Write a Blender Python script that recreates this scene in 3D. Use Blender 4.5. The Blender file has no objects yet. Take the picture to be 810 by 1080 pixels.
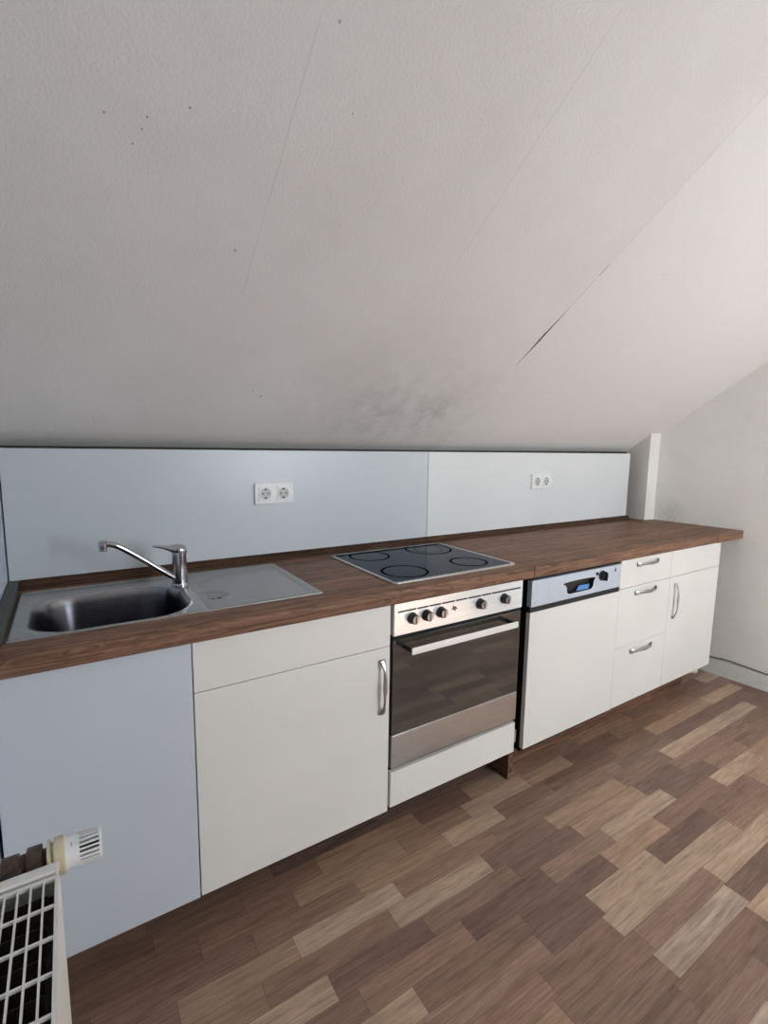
import bpy, bmesh, math, random
from mathutils import Vector, Matrix
random.seed(7)
COL = bpy.context.scene.collection
sin, cos, PI = math.sin, math.cos, math.pi

# ------------------------------------------------------------------ helpers
def link(name, bm, mat, parent=None, smooth=False, loc=None):
    me = bpy.data.meshes.new(name)
    bm.normal_update()
    bm.to_mesh(me); bm.free()
    o = bpy.data.objects.new(name, me); COL.objects.link(o)
    for m in (mat if isinstance(mat, (list, tuple)) else [mat]): me.materials.append(m)
    if smooth:
        for p in me.polygons: p.use_smooth = True
    if parent is not None:
        o.parent = parent
        o.location = -Vector(parent.location) if loc is None else loc
    elif loc is not None: o.location = loc
    return o

def auto_smooth(o, ang=40):
    me = o.data
    for p in me.polygons: p.use_smooth = True
    b = bmesh.new(); b.from_mesh(me)
    for e in b.edges:
        if len(e.link_faces) == 2:
            e.smooth = e.calc_face_angle(0) < math.radians(ang)
        else: e.smooth = False
    b.to_mesh(me); b.free()
    return o

def tag(o, label, cat, group=None, kind=None):
    o['label'] = label; o['category'] = cat
    if group: o['group'] = group
    if kind: o['kind'] = kind
    return o

def thing(name, label, cat, loc, group=None):
    o = bpy.data.objects.new(name, None); COL.objects.link(o)
    o.location = loc; o.empty_display_size = .05
    return tag(o, label, cat, group)

def struct(name, bm, mat, label, cat, parent=None):
    o = link(name, bm, mat, parent)
    o['kind'] = 'structure'
    if parent is None: o['label'] = label; o['category'] = cat
    return o

def box(bm, x0, x1, y0, y1, z0, z1, bev=0, seg=1, edges=None):
    vs = [bm.verts.new((x, y, z)) for x in (x0, x1) for y in (y0, y1) for z in (z0, z1)]
    f = [(0,1,3,2), (4,6,7,5), (0,4,5,1), (2,3,7,6), (0,2,6,4), (1,5,7,3)]
    fs = [bm.faces.new([vs[i] for i in q]) for q in f]
    if bev:
        es = set(e for fc in fs for e in fc.edges)
        if edges: es = [e for e in es if edges((e.verts[0].co + e.verts[1].co) / 2)]
        bmesh.ops.bevel(bm, geom=list(es), offset=bev, segments=seg, affect='EDGES', profile=.5)
    return bm

def newbox(*a, **k): return box(bmesh.new(), *a, **k)

def ring_loft(bm, rings, cap0=True, cap1=True, closed=True):
    R = [[bm.verts.new(p) for p in r] for r in rings]
    n = len(R[0])
    for a, b in zip(R, R[1:]):
        for i in range(n if closed else n - 1):
            j = (i + 1) % n
            try: bm.faces.new((a[i], a[j], b[j], b[i]))
            except ValueError: pass
    if cap0: bm.faces.new(R[0][::-1])
    if cap1: bm.faces.new(R[-1])
    return R

def lathe(bm, prof, axis='Z', center=(0, 0, 0), n=32, cap0=True, cap1=True):
    """prof: list of (radius, height along axis)"""
    rings = []
    for r, h in prof:
        ring = []
        for i in range(n):
            a = 2 * PI * i / n; c, s = r * cos(a), r * sin(a)
            p = {'Z': (c, s, h), 'X': (h, c, s), 'Y': (s, h, c)}[axis]
            ring.append(Vector(p) + Vector(center))
        rings.append(ring)
    ring_loft(bm, rings, cap0, cap1)
    return bm

def tube(bm, pts, rad, n=12, flat=1.0):
    pts = [Vector(p) for p in pts]
    rads = rad if isinstance(rad, (list, tuple)) else [rad] * len(pts)
    rings = []; up = None
    for i, p in enumerate(pts):
        d = (pts[min(i + 1, len(pts) - 1)] - pts[max(i - 1, 0)]).normalized()
        if up is None:
            up = Vector((0, 0, 1)) if abs(d.z) < .9 else Vector((0, 1, 0))
        s = d.cross(up).normalized(); up = s.cross(d).normalized()
        rings.append([p + rads[i] * (s * cos(2 * PI * k / n) + up * flat * sin(2 * PI * k / n)) for k in range(n)])
    ring_loft(bm, rings)
    return bm

def spline(pts, n=8):
    P = [Vector(p) for p in pts]; out = []
    for i in range(len(P) - 1):
        p0, p1, p2, p3 = P[max(i-1, 0)], P[i], P[i+1], P[min(i+2, len(P)-1)]
        for k in range(n):
            t = k / n
            out.append(.5 * (2*p1 + (p2-p0)*t + (2*p0-5*p1+4*p2-p3)*t*t + (3*p1-p0-3*p2+p3)*t**3))
    out.append(P[-1]); return out

def prism(bm, poly, z0, z1):
    a = [bm.verts.new((x, y, z0)) for x, y in poly]; b = [bm.verts.new((x, y, z1)) for x, y in poly]
    n = len(poly)
    bm.faces.new(a[::-1]); bm.faces.new(b)
    for i in range(n):
        j = (i + 1) % n
        bm.faces.new((a[i], a[j], b[j], b[i]))
    bmesh.ops.recalc_face_normals(bm, faces=bm.faces[:])
    return bm

def plate_hole_xz(bm, outer, hole, y0, y1):
    """plate in the XZ plane with a hole, front at y0 (camera side), back at y1"""
    def loop(pts, y): 
        vs = [bm.verts.new((x, y, z)) for x, z in pts]
        es = [bm.edges.new((vs[i], vs[(i+1) % len(vs)])) for i in range(len(vs))]
        return vs, es
    of, oe = loop(outer, y0); hf, he = loop(hole, y0)
    bmesh.ops.triangle_fill(bm, edges=oe + he, use_beauty=True)
    ob, _ = loop(outer, y1); hb, _ = loop(hole, y1)
    for f, b in ((of, ob), (hf, hb)):
        for i in range(len(f)):
            j = (i + 1) % len(f); bm.faces.new((f[i], f[j], b[j], b[i]))
    bmesh.ops.recalc_face_normals(bm, faces=bm.faces[:])
    return bm

# ------------------------------------------------------------------ materials
def srgb(r, g, b):
    f = lambda c: c / 12.92 if c <= .04045 else ((c + .055) / 1.055) ** 2.4
    return (f(r / 255), f(g / 255), f(b / 255), 1)

class NT:
    def __init__(self, name):
        self.m = bpy.data.materials.new(name); self.m.use_nodes = True
        self.t = self.m.node_tree; self.t.nodes.clear()
        self.out = self.n('ShaderNodeOutputMaterial'); self.b = self.n('ShaderNodeBsdfPrincipled')
        self.t.links.new(self.b.outputs[0], self.out.inputs[0])
        self.tc = None
    def n(self, t, **k):
        x = self.t.nodes.new(t)
        for a, v in k.items(): setattr(x, a, v)
        return x
    def set(self, node, sock, v):
        s = node.inputs[sock]
        if hasattr(v, 'outputs'): v = v.outputs[0]
        if isinstance(v, bpy.types.NodeSocket): self.t.links.new(v, s)
        else: s.default_value = v
        return self
    def obj(self):
        if not self.tc: self.tc = self.n('ShaderNodeTexCoord')
        return self.tc.outputs['Object']
    def math(self, op, a, b=0.0, c=None, clamp=False):
        x = self.n('ShaderNodeMath', operation=op, use_clamp=clamp)
        self.set(x, 0, a); self.set(x, 1, b)
        if c is not None: self.set(x, 2, c)
        return x.outputs[0]
    def mapping(self, vec, scale=(1, 1, 1), loc=(0, 0, 0), rot=(0, 0, 0)):
        x = self.n('ShaderNodeMapping'); self.set(x, 0, vec)
        x.inputs['Scale'].default_value = scale; x.inputs['Location'].default_value = loc; x.inputs['Rotation'].default_value = rot
        return x.outputs[0]
    def noise(self, vec, scale, detail=3, rough=.55, dist=0):
        x = self.n('ShaderNodeTexNoise'); self.set(x, 'Vector', vec)
        x.inputs['Scale'].default_value = scale; x.inputs['Detail'].default_value = detail
        x.inputs['Roughness'].default_value = rough; x.inputs['Distortion'].default_value = dist
        return x.outputs[0]
    def ramp(self, fac, stops, interp='LINEAR'):
        x = self.n('ShaderNodeValToRGB'); self.set(x, 0, fac)
        x.color_ramp.interpolation = interp
        el = x.color_ramp.elements
        while len(el) < len(stops): el.new(.5)
        for e, (p, c) in zip(el, stops):
            e.position = p; e.color = c if len(c) == 4 else (*c, 1)
        return x.outputs[0]
    def mix(self, fac, a, b, mode='MIX'):
        x = self.n('ShaderNodeMix', data_type='RGBA', blend_type=mode)
        self.set(x, 0, fac)
        for i, v in ((6, a), (7, b)):
            self.set(x, i, v)
        return x.outputs[2]
    def bump(self, h, strength=.2, dist=.002):
        x = self.n('ShaderNodeBump'); self.set(x, 'Height', h)
        x.inputs['Strength'].default_value = strength; x.inputs['Distance'].default_value = dist
        self.t.links.new(x.outputs[0], self.b.inputs['Normal'])
    def p(self, **k):
        for a, v in k.items(): self.set(self.b, a.replace('_', ' '), v)
        return self

def plain(name, col, rough=.5, metal=0, vary=.04, scale=40, spec=.5, **k):
    t = NT(name)
    n = t.noise(t.obj(), scale, 2)
    dark = tuple(c * (1 - vary) for c in col[:3]) + (1,); lite = tuple(min(1, c * (1 + vary)) for c in col[:3]) + (1,)
    t.p(Base_Color=t.ramp(n, [(.3, dark), (.7, lite)]), Roughness=rough, Metallic=metal)
    t.b.inputs['Specular IOR Level'].default_value = spec
    t.p(**k)
    return t.m

def laminate(name, col, rough=.38):
    t = NT(name); o = t.obj()
    n = t.noise(o, 3, 2); fine = t.noise(t.mapping(o, (900, 900, 60)), 1, 2)
    c2 = tuple(c * .955 for c in col[:3]) + (1,)
    t.p(Base_Color=t.ramp(n, [(.3, c2), (.7, col)]), Roughness=rough)
    t.bump(fine, .04, .0004)
    return t.m

def steel(name, col, rough=.28, aniso=(300, 8, 8), b=.06):
    t = NT(name); o = t.obj()
    n = t.noise(t.mapping(o, aniso), 1, 3)
    c2 = tuple(c * .9 for c in col[:3]) + (1,)
    t.p(Base_Color=t.ramp(n, [(.3, c2), (.7, col)]), Metallic=1.0,
        Roughness=t.ramp(n, [(.2, (rough*.85,)*3), (.8, (rough*1.2,)*3)]))
    t.bump(n, b, .0005)
    return t.m

# plaster of slope: woodchip wallpaper with mould stains, joints and an open crack
def slope_mat():
    t = NT('woodchip_paper_slope'); o = t.obj()
    sx = t.n('ShaderNodeSeparateXYZ'); t.set(sx, 0, o)
    X, Y = sx.outputs[0], sx.outputs[1]
    chips = t.noise(o, 170, 3, .6)
    big = t.noise(o, 2.2, 3)
    base = t.ramp(big, [(.3, srgb(226, 222, 217)), (.7, srgb(234, 231, 227))])
    # right board smoother and lighter
    right = t.math('GREATER_THAN', X, 1.312)
    base = t.mix(right, base, srgb(232, 229, 226))
    def blob(cx, cy, rx, ry, lo=.0, hi=1.0):
        dx = t.math('DIVIDE', t.math('SUBTRACT', X, cx), rx); dy = t.math('DIVIDE', t.math('SUBTRACT', Y, cy), ry)
        d = t.math('SQRT', t.math('ADD', t.math('MULTIPLY', dx, dx), t.math('MULTIPLY', dy, dy)))
        return t.ramp(d, [(0.0, (1,)*3), (.35, (.62,)*3), (1.0, (0,)*3)], 'EASE')
    nz = t.ramp(t.noise(o, 14, 4, .7), [(.34, (.15,)*3), (.68, (1,)*3)])
    spk = t.ramp(t.noise(o, 95, 3, .7), [(.35, (.45,)*3), (.65, (1,)*3)])
    st = t.math('MULTIPLY', t.math('MULTIPLY', blob(1.10, .45, .13, .17), nz), spk)
    st2 = t.math('MULTIPLY', t.math('MULTIPLY', blob(.84, .46, .26, .24), nz), spk)
    st3 = t.math('MULTIPLY', t.math('MULTIPLY', blob(.95, .42, .75, .40), nz), .30)
    tot = t.math('ADD', t.math('MULTIPLY', st, .54), t.math('ADD', t.math('MULTIPLY', st2, .30), t.math('MULTIPLY', st3, .6)), clamp=True)
    base = t.mix(tot, base, srgb(126, 124, 122))
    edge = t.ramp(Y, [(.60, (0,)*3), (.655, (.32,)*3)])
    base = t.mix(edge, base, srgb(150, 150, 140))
    # fly specks
    vor = t.n('ShaderNodeTexVoronoi'); t.set(vor, 'Vector', o); vor.inputs['Scale'].default_value = 13.0
    sp = t.math('LESS_THAN', vor.outputs['Distance'], .030)
    cs = t.n('ShaderNodeSeparateColor'); t.set(cs, 0, vor.outputs['Color'])
    sp = t.math('MULTIPLY', sp, t.math('GREATER_THAN', cs.outputs[0], .80))
    base = t.mix(t.math('MULTIPLY', sp, .6), base, srgb(80, 76, 74))
    for px, py, r in ((.133, -.001, .003), (.212, -.391, .0026), (-.098, -.14, .002), (-.146, -.171, .0022), (.333, .42, .0036), (-.084, -.165, .002), (-.077, -.184, .002), (.30, .40, .002)):
        d = t.math('SQRT', t.math('ADD', t.math('POWER', t.math('SUBTRACT', X, px), 2.0), t.math('POWER', t.math('SUBTRACT', Y, py), 2.0)))
        base = t.mix(t.math('MULTIPLY', t.math('LESS_THAN', d, r), .5), base, srgb(84, 80, 77))
    # fall-line joints
    wob = t.math('MULTIPLY', t.math('SUBTRACT', t.noise(o, 9, 2), .5), .006)
    def joint(x, w, y0, y1, strength, soft=.05):
        d = t.math('ABSOLUTE', t.math('SUBTRACT', t.math('ADD', X, wob), x))
        a = t.math('LESS_THAN', d, w)
        m = t.math('MULTIPLY', t.ramp(t.math('DIVIDE', t.math('SUBTRACT', Y, y0), y1 - y0),
             [(0, (0,)*3), (.12, (1,)*3), (.88, (1,)*3), (1, (0,)*3)]), strength)
        return t.math('MULTIPLY', a, m)
    for x, w, y0, y1, s in ((.178, .0012, -.40, -.08, .15), (.178, .0012, -.1, .12, .1), (.75, .0011, -.60, -.05, .16),
                            (1.312, .0013, -.21, -.165, .75), (1.312, .0010, -.70, -.2, .25), (1.312, .0010, -.17, -.02, .4)):
        base = t.mix(joint(x, w, y0, y1, s), base, srgb(96, 92, 90))
    # open crack, widest at y = .068
    dc = t.math('ABSOLUTE', t.math('SUBTRACT', t.math('ADD', X, t.math('MULTIPLY', wob, .6)), 1.312))
    wid = t.math('SUBTRACT', .0045, t.math('MULTIPLY', t.math('ABSOLUTE', t.math('SUBTRACT', Y, .062)), .035))
    cr = t.math('LESS_THAN', dc, wid)
    base = t.mix(cr, base, srgb(38, 36, 36))
    t.p(Base_Color=base, Roughness=.92)
    t.b.inputs['Specular IOR Level'].default_value = .15
    hm = t.math('MULTIPLY', chips, t.math('SUBTRACT', 1.0, t.math('MULTIPLY', right, .25)))
    t.bump(hm, .42, .0035)
    return t.m

def wall_mat(name, col, bs=.5, scale=130, stain=True):
    t = NT(name); o = t.obj()
    n = t.noise(o, scale, 3, .6); big = t.noise(o, 2.5, 3)
    c2 = tuple(c * .93 for c in col[:3]) + (1,)
    base = t.ramp(big, [(.3, c2), (.7, col)])
    if stain:
        sx = t.n('ShaderNodeSeparateXYZ'); t.set(sx, 0, o)
        dy = t.math('DIVIDE', t.math('SUBTRACT', sx.outputs[1], .40), .14)
        dz = t.math('DIVIDE', t.math('SUBTRACT', sx.outputs[2], .95), .13)
        d = t.math('SQRT', t.math('ADD', t.math('MULTIPLY', dy, dy), t.math('MULTIPLY', dz, dz)))
        m = t.math('MULTIPLY', t.ramp(d, [(0, (1,)*3), (1, (0,)*3)], 'EASE'), t.ramp(t.noise(o, 60, 3, .7), [(.35, (.1,)*3), (.65, (.75,)*3)]))
        base = t.mix(t.math('MULTIPLY', m, .55), base, srgb(138, 136, 134))
    t.p(Base_Color=base, Roughness=.9); t.b.inputs['Specular IOR Level'].default_value = .15
    t.bump(n, bs, .006)
    return t.m

def walnut(name, k=1.0):
    t = NT(name); o = t.obj()
    w = t.noise(t.mapping(o, (.9, 22, 22)), 1, 4, .6, .5)
    g = t.noise(t.mapping(o, (4, 170, 170)), 1, 4, .7, .3)
    cath = t.noise(t.mapping(o, (1.1, 9, 11), loc=(3, 1, 2)), 1.5, 2, .45, 3.0)
    a = t.ramp(w, [(.30, srgb(66, 45, 35)), (.44, srgb(112, 82, 64)), (.56, srgb(140, 106, 84)), (.70, srgb(84, 58, 45))])
    b = t.ramp(cath, [(.36, srgb(158, 122, 98)), (.46, srgb(70, 47, 36)), (.50, srgb(150, 114, 90)), (.58, srgb(104, 74, 57)), (.66, srgb(150, 113, 90))])
    c = t.mix(.45, a, b)
    gr = t.ramp(g, [(.32, (.42,)*3), (.58, (1.12,)*3)])
    c = t.mix(1.0, c, gr, 'MULTIPLY')
    c = t.mix(1.0, c, (k * 1.04, k * 1.0, k * .97, 1), 'MULTIPLY')
    t.p(Base_Color=c, Roughness=.5)
    t.b.inputs['Specular IOR Level'].default_value = .28 if k > .5 else .12
    t.bump(g, .12, .0006)
    return t.m

def floor_mat():
    t = NT('oak_strip_laminate')
    at = t.n('ShaderNodeAttribute', attribute_name='tone'); of = t.n('ShaderNodeAttribute', attribute_name='shift')
    va = t.n('ShaderNodeVectorMath', operation='ADD'); t.set(va, 0, t.obj()); t.set(va, 1, of.outputs['Color'])
    v = va.outputs[0]
    g = t.noise(t.mapping(v, (6, 190, 1)), 1, 4, .7, .4)
    fl = t.noise(t.mapping(v, (2.2, 26, 1)), 1, 3, .5, 1.8)
    fig = t.noise(t.mapping(v, (16, 60, 1)), 1, 2, .5, 1.0)
    c = t.mix(1.0, at.outputs['Color'], t.ramp(g, [(.30, (.66,)*3), (.58, (1.12,)*3)]), 'MULTIPLY')
    c = t.mix(1.0, c, t.ramp(fl, [(.3, (.80,.78,.77)), (.5, (1.02,)*3), (.7, (1.15,1.15,1.14))]), 'MULTIPLY')
    c = t.mix(.5, c, t.ramp(fig, [(.35, (.82,)*3), (.6, (1.05,)*3)]), 'MULTIPLY')
    t.p(Base_Color=c, Roughness=.36)
    t.b.inputs['Specular IOR Level'].default_value = .4
    t.bump(g, .10, .0005)
    return t.m

M = {}
M['slope'] = slope_mat()
M['wall_right'] = wall_mat('woodchip_paper_wall', srgb(242, 239, 233), .8, 95)
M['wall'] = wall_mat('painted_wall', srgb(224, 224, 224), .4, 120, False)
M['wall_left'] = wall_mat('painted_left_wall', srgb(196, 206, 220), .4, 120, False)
M['wall_shade'] = wall_mat('darkened_wall_behind_viewer', srgb(150, 150, 152), .4, 120, False)  # unseen wall, greyed to weaken its fill light on the left
M['wall_dark'] = plain('shaded_knee_wall', srgb(70, 66, 60), .9, 0, .2, 30)  # dark colour stands in for shadow in the gap above the splashback
M['paint_white'] = plain('white_gloss_paint', srgb(226, 224, 219), .5)
M['floor'] = floor_mat()
M['front'] = laminate('ivory_front_laminate', srgb(232, 228, 221))
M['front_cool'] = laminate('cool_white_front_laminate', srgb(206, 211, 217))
M['carcass'] = plain('dark_carcass_board', srgb(66, 60, 55), .7)
M['carcass_white'] = plain('white_carcass_board', srgb(205, 200, 190), .6)
M['splash_dimmed'] = laminate('dimmed_splashback_laminate', srgb(204, 209, 213), .32)  # darker, cooler copy: dimmer light on the left put into the colour
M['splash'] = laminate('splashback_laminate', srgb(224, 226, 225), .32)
M['walnut'] = walnut('walnut_worktop')
M['walnut_dark'] = walnut('walnut_dark_strip', .32)
M['plinth'] = walnut('brown_plinth', .8)
M['black'] = plain('black_plastic', srgb(22, 22, 24), .45)
M['void'] = plain('void_black', srgb(10, 10, 11), .7)
M['steel'] = steel('brushed_steel', (.74, .73, .71, 1), .30, (6, 200, 300))
M['steel_panel'] = steel('fine_brushed_steel', (.97, 1.0, 1.0, 1), .20, (4, 160, 240), .03)
M['steel_panel'].node_tree.nodes['Principled BSDF'].inputs['Metallic'].default_value = .38
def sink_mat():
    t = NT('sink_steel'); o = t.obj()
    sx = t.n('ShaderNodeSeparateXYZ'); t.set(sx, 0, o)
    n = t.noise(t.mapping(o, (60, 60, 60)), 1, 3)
    dep = t.ramp(t.math('MULTIPLY', t.math('SUBTRACT', ZC_, sx.outputs[2]), 20), [(.05, (.46, .455, .45)), (.55, (.11, .11, .12)), (1, (.07, .07, .08))])  # steel darkens below the rim; the bowl's shade is put into the colour
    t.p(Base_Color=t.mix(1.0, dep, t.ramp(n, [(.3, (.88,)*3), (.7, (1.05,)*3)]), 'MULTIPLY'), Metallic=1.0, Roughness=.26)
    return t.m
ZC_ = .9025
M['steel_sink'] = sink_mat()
M['steel_drain'] = steel('drainer_steel', (.44, .435, .43, 1), .36, (90, 420, 90), .5)
M['chrome'] = plain('chrome', (.55, .55, .57, 1), .09, 1.0, .03)
M['nickel'] = plain('dull_nickel_handle', (.46, .45, .46, 1), .30, 1.0, .1, 60)
M['silver_panel'] = plain('silver_panel_paint', srgb(205, 214, 226), .32, .35, .03)
M['hob_glass'] = plain('black_ceramic_glass', srgb(16, 33, 54), .06, 0, .05, spec=.5, IOR=1.12)
M['ring'] = plain('hob_ring_print', srgb(7, 7, 8), .16, 0, .1)
M['ringline'] = plain('hob_ring_line', srgb(2, 2, 2), .5, 0, .1, spec=.1, IOR=1.05)
M['hob_frame'] = steel('hob_frame_steel', (.62, .61, .58, 1), .3)
M['oven_glass'] = plain('mirrored_oven_glass', (.17, .165, .155, 1), .05, .85, .03)
M['knob'] = plain('black_knob', srgb(26, 26, 27), .35)
M['rad_white'] = plain('radiator_enamel', srgb(226, 222, 214), .4)
M['rad_dark'] = plain('dark_convector', srgb(48, 36, 31), .8, 0, .3, 60)
M['cream'] = plain('yellowed_plastic', srgb(206, 194, 164), .5, 0, .06)
M['valve_white'] = plain('white_plastic', srgb(222, 222, 220), .45)
M['bronze'] = plain('tarnished_pipe', srgb(84, 70, 58), .55, .4, .35, 90)
M['socket'] = plain('socket_plastic', srgb(236, 236, 234), .35)
M['socket_in'] = plain('socket_well', srgb(196, 195, 190), .4)
M['cable'] = plain('grey_cable_sheath', srgb(92, 92, 90), .6)
M['strip_left'] = plain('grey_green_seal', srgb(74, 78, 72), .6)
M['galv'] = plain('galvanised_bracket', (.55, .53, .48, 1), .4, .6)
M['blue_reflect'] = plain('sky_reflection_blue', srgb(84, 140, 205), .25)

# ------------------------------------------------------------------ measured dimensions (metres)
ZT, ZL, ZB, ZL2 = .8545, .7187, .1366, .4304      # front tops, drawer line, front bottoms, lower drawer line
ZC, ZU = .9025, .8561                              # worktop top / underside
XW = lambda y: 3.02 + .057 * (.5 - y)              # right wall is slightly out of square
XL = -.412
SA, SK = 1.816, .71                                # slope plane z = SA - SK*y
ZCEIL = 2.45
YC = (SA - ZCEIL) / SK
YF = -3.3                                          # wall behind the camera
YK = .67                                           # knee wall

# ------------------------------------------------------------------ the setting
# floor: three-strip oak laminate, every strip a face with its own tone
cam_C = Vector((-.237, -1.2577, 1.3519)); cam_f, cam_yaw, cam_pitch, cam_roll = 519.0, .5709, .1311, .0146
fw = Vector((sin(cam_yaw) * cos(cam_pitch), cos(cam_yaw) * cos(cam_pitch), -sin(cam_pitch)))
rt = Vector((cos(cam_yaw), -sin(cam_yaw), 0)); up = rt.cross(fw)
rt, up = cos(cam_roll) * rt + sin(cam_roll) * up, -sin(cam_roll) * rt + cos(cam_roll) * up

TONES = {'d': srgb(122, 95, 82), 'r': srgb(136, 107, 91), 'm': srgb(148, 118, 99), 't': srgb(162, 132, 108), 'l': srgb(178, 149, 125), 'g': srgb(174, 150, 130)}
ROW = .07; Y0 = -.19
# strips read off the photograph: row, x start, x end, tone
FIX = [
 (0, .10, .48, 'r'), (0, .48, .85, 'l'), (0, .85, 1.17, 'd'), (0, 1.17, 1.60, 't'), (0, 1.60, 1.95, 'r'), (0, 1.95, 2.35, 'l'),
 (1, -.1, .25, 'l'), (1, .25, .55, 'd'), (1, .55, .90, 'r'), (1, .90, 1.22, 'd'), (1, 1.22, 1.62, 't'), (1, 1.62, 1.9, 'd'), (1, 1.9, 2.3, 'm'),
 (2, .30, .64, 'm'), (2, .64, .98, 'd'), (2, .98, 1.30, 'm'), (2, 1.30, 1.70, 'l'), (2, 1.70, 2.05, 'd'),
 (3, .42, .80, 'r'), (3, .80, 1.20, 'd'), (3, 1.20, 1.52, 't'), (3, 1.52, 1.95, 'r'), (3, 1.95, 2.3, 'l'),
 (4, .40, .79, 'm'), (4, .79, 1.02, 'd'), (4, 1.02, 1.35, 'l'), (4, 1.35, 1.73, 'd'), (4, 1.73, 2.1, 'r'),
 (5, .48, .72, 'm'), (5, .72, 1.0, 'r'), (5, 1.0, 1.74, 'l'), (5, 1.74, 2.1, 'm'),
 (6, .45, .70, 't'), (6, .70, 1.04, 'r'), (6, 1.04, 1.44, 'm'), (6, 1.44, 1.9, 'l'),
 (7, .40, .70, 'd'), (7, .70, 1.02, 'r'), (7, 1.02, 1.43, 'g'), (7, 1.43, 1.8, 'd'),
 (8, .72, .99, 'd'), (8, .99, 1.40, 'r'), (8, 1.40, 1.8, 'l'),
 (9, .52, .75, 'l'), (9, .75, .95, 'm'), (9, .95, 1.25, 'm'), (9, 1.25, 1.6, 'd'),
 (10, .60, .88, 'r'), (10, .88, 1.15, 'g'), (10, 1.15, 1.5, 'm'),
]
def build_floor():
    bm = bmesh.new()
    la = bm.loops.layers.float_color.new('tone'); lb = bm.loops.layers.float_color.new('shift')
    rng = random.Random(21)
    x_end, x_start = 3.35, -.5
    def quad(x0, x1, y0, y1, z, col):
        f = bm.faces.new([bm.verts.new(p) for p in ((x0, y0, z), (x1, y0, z), (x1, y1, z), (x0, y1, z))])
        s = (rng.uniform(-9, 9), rng.uniform(-9, 9), 0, 1)
        for lp in f.loops: lp[la] = col; lp[lb] = s
    quad(x_start, x_end, YF - .05, .8, -.0006, srgb(62, 44, 34))
    for r in range(-14, 52):
        yt = Y0 - ROW * r; yb = yt - ROW
        if yt < YF: break
        fx = sorted([f for f in FIX if f[0] == r], key=lambda f: f[1])
        segs = []; x = x_start - rng.uniform(0, .35)
        def fill(a, b):
            while b - a > .02:
                L = rng.uniform(.24, .46)
                if b - a - L < .14: L = b - a
                segs.append((a, a + L, rng.choice('ddrrrmmmttlg'))); a += L
        for f in fx:
            fill(x, f[1]); segs.append((max(x, f[1]), f[2], f[3])); x = f[2]
        fill(x, x_end + .2)
        for a, b, tn in segs:
            a, b = max(a, x_start), min(b, x_end)
            if b - a < .004: continue
            c = TONES[tn]; k = rng.uniform(.93, 1.07); h = rng.uniform(-.025, .025)
            quad(a + .0004, b - .0004, yb + .0003, yt - .0003, 0, (c[0]*k*(1+h), c[1]*k, c[2]*k*(1-h), 1))
    return bm
o = struct('floor', build_floor(), M['floor'], 'brown and tan oak three-strip laminate floor', 'floor')

def quadmesh(*quads):
    bm = bmesh.new()
    for q in quads: bm.faces.new([bm.verts.new(p) for p in q])
    return bm
# sloped ceiling, right board lifts a little toward its far edge
def slope_bm():
    bm = bmesh.new()
    xs = [XL - .05, 1.312, 1.312, 3.4]; ys = [YK + .02, .3, 0, -.4, YC]
    def z(x, y, right): return SA - SK * y + (.007 * min(1, (x - 1.312) / 1.4) if right else 0)
    for a, b, r in ((0, 1, False), (2, 3, True)):
        g = [[bm.verts.new((xs[i], y, z(xs[i], y, r))) for i in (a, b)] for y in ys]
        for p, q in zip(g, g[1:]): bm.faces.new((p[0], p[1], q[1], q[0]))
    return bm
struct('ceiling', slope_bm(), M['slope'], 'sloped attic ceiling in off-white woodchip paper with a dark crack and grey mould stains', 'ceiling')
struct('ceiling_flat', quadmesh(((XL - .05, YC + .09, ZCEIL), (3.4, YC + .09, ZCEIL), (3.4, YF, ZCEIL), (XL - .05, YF, ZCEIL))), M['wall'], 'flat white ceiling above the sloped part', 'ceiling')
bm = newbox(XL - .05, 3.1, YK, YK + .05, 0, 1.42)
struct('wall_back', bm, M['wall_dark'], 'low knee wall behind the white splashback, coloured dark as shadow', 'wall')
def zs(y): return min(ZCEIL, SA - SK * y) + .02
bm = bmesh.new()
prof = [(YK, 0), (YK, zs(YK)), (YC, zs(YC)), (YF, zs(YF)), (YF, 0)]
a = [bm.verts.new((XL, y, z)) for y, z in prof]; b = [bm.verts.new((XL - .06, y, z)) for y, z in prof]
bm.faces.new(a); bm.faces.new(b[::-1])
for i in range(5): bm.faces.new((a[i], b[i], b[(i+1) % 5], a[(i+1) % 5]))
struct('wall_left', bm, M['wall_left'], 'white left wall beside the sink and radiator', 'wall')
# right wall, and the wall behind the viewer with a window opening
WX0, WX1, WZ0, WZ1 = 1.30, 2.50, .90, 2.25
def rw(y, z): return (XW(y), y, z)
bm = quadmesh((rw(YK, 0), rw(YF, 0), rw(YF, ZCEIL + .02), rw(YC, ZCEIL + .02), rw(YK, zs(YK))))
struct('wall_right', bm, M['wall_right'], 'right gable wall in rough white woodchip paper', 'wall')
xe_ = 3.35
struct('wall_front', quadmesh(((XL, YF, 0), (WX0, YF, 0), (WX0, YF, 2.5), (XL, YF, 2.5)), ((WX1, YF, 0), (xe_, YF, 0), (xe_, YF, 2.5), (WX1, YF, 2.5)),
    ((WX0, YF, 0), (WX1, YF, 0), (WX1, YF, WZ0), (WX0, YF, WZ0)), ((WX0, YF, WZ1), (WX1, YF, WZ1), (WX1, YF, 2.5), (WX0, YF, 2.5))), M['wall_shade'], 'unseen wall behind the viewer, darkened to cut fill light', 'wall')
bm = bmesh.new()
for x0, x1, z0, z1 in ((WX0, WX1, WZ0, WZ0 + .05), (WX0, WX1, WZ1 - .05, WZ1), (WX0, WX0 + .05, WZ0 + .05, WZ1 - .05), (WX1 - .05, WX1, WZ0 + .05, WZ1 - .05)):
    box(bm, x0, x1, YF - .05, YF + .02, z0, z1, .004)
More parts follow.
